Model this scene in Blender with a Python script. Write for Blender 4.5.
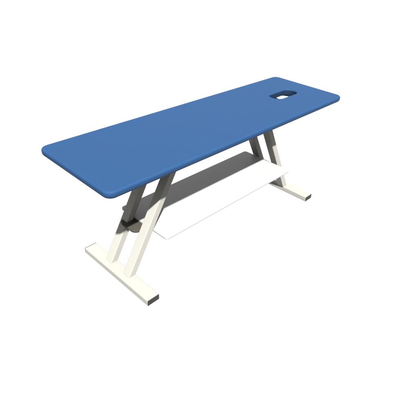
import bpy, bmesh, math
from mathutils import Vector, Matrix

S = bpy.context.scene
for o in list(bpy.data.objects): bpy.data.objects.remove(o)
COL = S.collection

# ---------------------------------------------------------------- camera
c = Vector((-1.74311154, -1.54444994, 1.68378842))
d = Vector((0.61583524, 0.55303498, -0.56115886))
r = Vector((0.69178724, -0.72042351, 0.04919741))
u = Vector((0.37706415, 0.41850004, 0.82624472))
cam = bpy.data.objects.new('camera', bpy.data.cameras.new('camera')); COL.objects.link(cam)
M = Matrix((r, u, -d)).transposed().to_4x4(); M.translation = c
cam.matrix_world = M
cam.data.sensor_width = 36; cam.data.lens = 36 * 411.5324 / 419
cam.data.clip_start = .05; cam.data.clip_end = 500
S.camera = cam

# ---------------------------------------------------------------- light: world shaped white along the view, dimmed elsewhere to keep shade dark
W = bpy.data.worlds.new('World'); S.world = W; W.use_nodes = True
nt = W.node_tree; bg = nt.nodes['Background']
tc = nt.nodes.new('ShaderNodeTexCoord')
dp = nt.nodes.new('ShaderNodeVectorMath'); dp.operation = 'DOT_PRODUCT'
dp.inputs[1].default_value = Vector((.62, .56, -.55)).normalized()
mr = nt.nodes.new('ShaderNodeMapRange'); mr.interpolation_type = 'SMOOTHSTEP'
mr.inputs[1].default_value = .45; mr.inputs[2].default_value = .70
mr.inputs[3].default_value = .10; mr.inputs[4].default_value = 1.0
nt.links.new(tc.outputs['Generated'], dp.inputs[0])
nt.links.new(dp.outputs['Value'], mr.inputs[0])
bg.inputs['Color'].default_value = (1, 1, 1, 1)
sp = nt.nodes.new('ShaderNodeSeparateXYZ'); nt.links.new(tc.outputs['Generated'], sp.inputs[0])
up = nt.nodes.new('ShaderNodeMapRange'); up.interpolation_type = 'SMOOTHSTEP'      # added fill from above to lift the shaded shelf, no real source
up.inputs[1].default_value = 0; up.inputs[2].default_value = .5; up.inputs[3].default_value = 0; up.inputs[4].default_value = .16
nt.links.new(sp.outputs['Z'], up.inputs[0])
ad = nt.nodes.new('ShaderNodeMath'); ad.operation = 'ADD'
nt.links.new(mr.outputs[0], ad.inputs[0]); nt.links.new(up.outputs[0], ad.inputs[1])
nt.links.new(ad.outputs[0], bg.inputs['Strength'])

sun = bpy.data.objects.new('key_lamp', bpy.data.lights.new('key_lamp', 'SUN')); COL.objects.link(sun)
sun.data.energy = 4.4; sun.data.angle = math.radians(1.2); sun.data.color = (1, .985, .965)
sun.rotation_euler = Vector((.5, .69, -1)).to_track_quat('-Z', 'Y').to_euler()
sun.location = (-1.5, -2, 3)

S.view_settings.view_transform = 'Standard'; S.view_settings.look = 'None'
S.view_settings.exposure = 0; S.view_settings.gamma = 1

# ---------------------------------------------------------------- materials
def material(name, col, rough, noise=0.0, nscale=60, bump=0.0, bscale=400, metallic=0, coat=0, spec=.5):
    m = bpy.data.materials.new(name); m.use_nodes = True
    t = m.node_tree; b = t.nodes['Principled BSDF']
    b.inputs['Roughness'].default_value = rough; b.inputs['Metallic'].default_value = metallic
    b.inputs['Coat Weight'].default_value = coat
    b.inputs['Specular IOR Level'].default_value = spec
    co = t.nodes.new('ShaderNodeTexCoord')
    n = t.nodes.new('ShaderNodeTexNoise'); n.inputs['Scale'].default_value = nscale; n.inputs['Detail'].default_value = 5
    t.links.new(co.outputs['Object'], n.inputs['Vector'])
    mx = t.nodes.new('ShaderNodeMix'); mx.data_type = 'RGBA'
    mx.inputs[6].default_value = (*[x * (1 - noise) for x in col], 1)
    mx.inputs[7].default_value = (*[min(1, x * (1 + noise)) for x in col], 1)
    t.links.new(n.outputs['Fac'], mx.inputs[0]); t.links.new(mx.outputs[2], b.inputs['Base Color'])
    rr = t.nodes.new('ShaderNodeMapRange'); rr.inputs[3].default_value = rough * .85; rr.inputs[4].default_value = min(1, rough * 1.15)
    t.links.new(n.outputs['Fac'], rr.inputs[0]); t.links.new(rr.outputs[0], b.inputs['Roughness'])
    if bump:
        n2 = t.nodes.new('ShaderNodeTexNoise'); n2.inputs['Scale'].default_value = bscale; n2.inputs['Detail'].default_value = 3
        t.links.new(co.outputs['Object'], n2.inputs['Vector'])
        bp = t.nodes.new('ShaderNodeBump'); bp.inputs['Strength'].default_value = bump; bp.inputs['Distance'].default_value = .001
        t.links.new(n2.outputs['Fac'], bp.inputs['Height']); t.links.new(bp.outputs['Normal'], b.inputs['Normal'])
    return m
VINYL = material('blue_vinyl', (.047, .138, .335), .6, .04, 5, .25, 500, spec=.12)
HOLE_SHADE = material('hole_wall_shade', (.024, .062, .145), .7, .05, 60, .1, 500, spec=.2)  # darker copy of the vinyl blue, shade painted onto the hole wall
BRACKET = material('bracket_painted_shade', (.135, .126, .104), .6, .08, 60, .1, 500, spec=.25)  # dark tone stands in for the tabletop's shadow between the near legs
CREAM = material('cream_powder_coat', (.85, .835, .76), .45, .015, 30, .06, 900, spec=.4)
WHITE = material('white_laminate', (.90, .90, .90), .5, .01, 20, .04, 700, spec=.3)
CAP = material('dark_plastic', (.085, .078, .078), .5, .06, 80, .1, 600)
PLY = material('dark_board', (.035, .045, .065), .7, .15, 25, .2, 300)
BOLT = material('zinc_steel', (.55, .55, .54), .35, .05, 90, metallic=1)

# ---------------------------------------------------------------- mesh helpers
def link(name, bm, m, parent, smooth=True):
    bmesh.ops.recalc_face_normals(bm, faces=bm.faces)
    me = bpy.data.meshes.new(name); bm.to_mesh(me); bm.free()
    me.materials.append(m)
    for p in me.polygons: p.use_smooth = smooth
    o = bpy.data.objects.new(name, me); COL.objects.link(o); o.parent = parent
    if smooth:
        w = o.modifiers.new('wn', 'WEIGHTED_NORMAL'); w.keep_sharp = True
    return o

def prism(quad_lo, quad_hi, bev=.004, seg=3):
    """closed box from four lower and four upper corners, with rounded edges"""
    bm = bmesh.new()
    a = [bm.verts.new(v) for v in quad_lo]; b = [bm.verts.new(v) for v in quad_hi]
    bm.faces.new(a[::-1]); bm.faces.new(b)
    for i in range(4): bm.faces.new((a[i], a[(i+1) % 4], b[(i+1) % 4], b[i]))
    if bev: bmesh.ops.bevel(bm, geom=bm.edges[:], offset=bev, segments=seg, profile=.5, affect='EDGES')
    return bm

def box(x0, x1, y0, y1, z0, z1, bev=.003):
    f = lambda z: [(x0, y0, z), (x1, y0, z), (x1, y1, z), (x0, y1, z)]
    return prism(f(z0), f(z1), bev)

def rrect(x0, x1, y0, y1, rad, n=12):
    P = []
    for cx, cy, a0 in ((x1-rad, y1-rad, 0), (x0+rad, y1-rad, 90), (x0+rad, y0+rad, 180), (x1-rad, y0+rad, 270)):
        for k in range(n+1):
            a = math.radians(a0 + 90*k/n); P.append((cx + rad*math.cos(a), cy + rad*math.sin(a)))
    return P

def rings(bm, loops):
    """bridge successive loops of equal length; return first and last vertex rings"""
    R = [[bm.verts.new(v) for v in L] for L in loops]
    for A, B in zip(R, R[1:]):
        n = len(A)
        for i in range(n): bm.faces.new((A[i], A[(i+1) % n], B[(i+1) % n], B[i]))
    return R[0], R[-1]

def slab(x0, x1, y0, y1, z0, z1, rad, rt, rb, hole=None):
    """rounded-corner slab with rolled top and bottom edges and an optional opening with rolled lips"""
    bm = bmesh.new()
    prof = [(rb*(1-math.sin(a)), z0 + rb*(1-math.cos(a))) for a in [math.pi/2*k/5 for k in range(6)]]
    prof += [(rt*(1-math.cos(a)), z1 - rt*(1-math.sin(a))) for a in [math.pi/2*k/8 for k in range(9)]]
    out = [[(x, y, z) for x, y in rrect(x0+i, x1-i, y0+i, y1-i, max(.001, rad-i))] for i, z in prof]
    lo, hi = rings(bm, out)
    def ring_edges(R): return [bm.edges.get((R[i], R[(i+1) % len(R)])) for i in range(len(R))]
    el, eh = ring_edges(lo), ring_edges(hi)
    if hole:
        hx, hy, hw, hh, hr = hole
        q = .006
        pr = [(q*(1-math.sin(a)), z0 + q*(1-math.cos(a))) for a in [math.pi/2*k/4 for k in range(5)]]
        pr += [(q*(1-math.cos(a)), z1 - q*(1-math.sin(a))) for a in [math.pi/2*k/5 for k in range(6)]]
        ins = [[(x, y, z) for x, y in rrect(hx-hw-i, hx+hw+i, hy-hh-i, hy+hh+i, hr+i)] for i, z in pr]
        l2, h2 = rings(bm, ins)
        el += ring_edges(l2); eh += ring_edges(h2)
    bmesh.ops.triangle_fill(bm, use_beauty=True, edges=eh)
    bmesh.ops.triangle_fill(bm, use_beauty=True, edges=el)
    return bm

# ---------------------------------------------------------------- the table
H, T = .7719, .0394
HX, HW = .975, .2916
FX, FW, FY, FH = .8085, .080, .3039, .0369

root = bpy.data.objects.new('treatment_table', None); COL.objects.link(root)
root['label'] = 'blue padded treatment table with leaning cream legs and a white lower shelf'
root['category'] = 'treatment table'

HOLE = (.665, -.003, .125, .052, .050)
cushion = link('cushion', slab(-HX, HX, -HW, HW, H-T-.0022, H, .045, .012, .022, HOLE), VINYL, root)
cushion['label'] = 'blue vinyl padded top with rounded corners and an oval face opening'
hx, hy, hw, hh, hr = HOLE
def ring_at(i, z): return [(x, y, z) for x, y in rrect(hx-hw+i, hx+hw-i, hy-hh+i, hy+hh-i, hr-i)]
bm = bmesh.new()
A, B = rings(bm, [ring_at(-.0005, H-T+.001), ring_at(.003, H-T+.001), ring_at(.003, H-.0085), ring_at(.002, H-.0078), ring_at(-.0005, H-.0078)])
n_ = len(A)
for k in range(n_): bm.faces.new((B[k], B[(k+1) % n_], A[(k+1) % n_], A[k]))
link('hole_shade_sleeve', bm, HOLE_SHADE, cushion)  # added sleeve that darkens the hole wall in place of shade
hb = (.722, .026, .056, .040, .038)
board = link('base_board', slab(-HX+.03, HX-.03, -HW+.03, HW-.03, H-T-.012, H-T-.0026, .03, .001, .001, hb), PLY, root)

ls, lt, lw, ld = .0356, .4194, .048, .058
zt = H - T - .0122
def leg(sgn, yf):
    """square tube leaning from the foot bar towards the middle of the table"""
    a, b = -FX + ls, -FX + lt
    f = lambda x, z: [(sgn*x, yf, z), (sgn*(x+lw), yf, z), (sgn*(x+lw), yf+ld, z), (sgn*x, yf+ld, z)]
    return prism(f(a, FH - .001), f(b, zt), .004)
for sgn in (-1, 1):
    s = -sgn     # s=1: near end of the table (x<0)
    x0, x1 = (-FX, -FX+FW) if s == 1 else (FX-FW, FX)
    foot = link('foot_bar', box(x0, x1, -FY+.004, FY-.004, 0.0, FH, .004), CREAM, root)
    for e in (-1, 1):
        y0, y1 = (-FY, -FY+.0038) if e < 0 else (FY-.0038, FY-.002)
        link('end_cap', box(x0+.0008, x1-.0008, y0, y1, .0008, FH-.0008, .0015), CAP, foot)
    for yf in (-.094, .076):
        link('leg', leg(s, yf), CREAM, root)
        g = bmesh.new()
        xc = s * (-FX + lt + .5*lw)
    # flat bracket that carries the shelf end between and outside the two legs
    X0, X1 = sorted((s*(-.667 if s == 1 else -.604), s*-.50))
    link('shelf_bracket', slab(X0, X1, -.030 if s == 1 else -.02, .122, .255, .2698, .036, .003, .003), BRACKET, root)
    # rail across the leg tops, under the board
    X0, X1 = sorted((s*(-FX+lt-.03), s*(-FX+lt-.0)))
    link('support_rail', box(X0-.0, X1, -.22, .22, zt-.032, zt-.0008, .003), CREAM, root)

SX = .5855
shelf = link('shelf', slab(-SX, SX, -.205, .211, .2705, .2826, .02, .002, .002), WHITE, root)
shelf['label'] = 'long flat white lower shelf between the leaning legs'

S.render.engine = 'CYCLES'
S.cycles.samples = 256
S.cycles.diffuse_bounces = 0
S.cycles.use_denoising = True
S.render.film_transparent = False
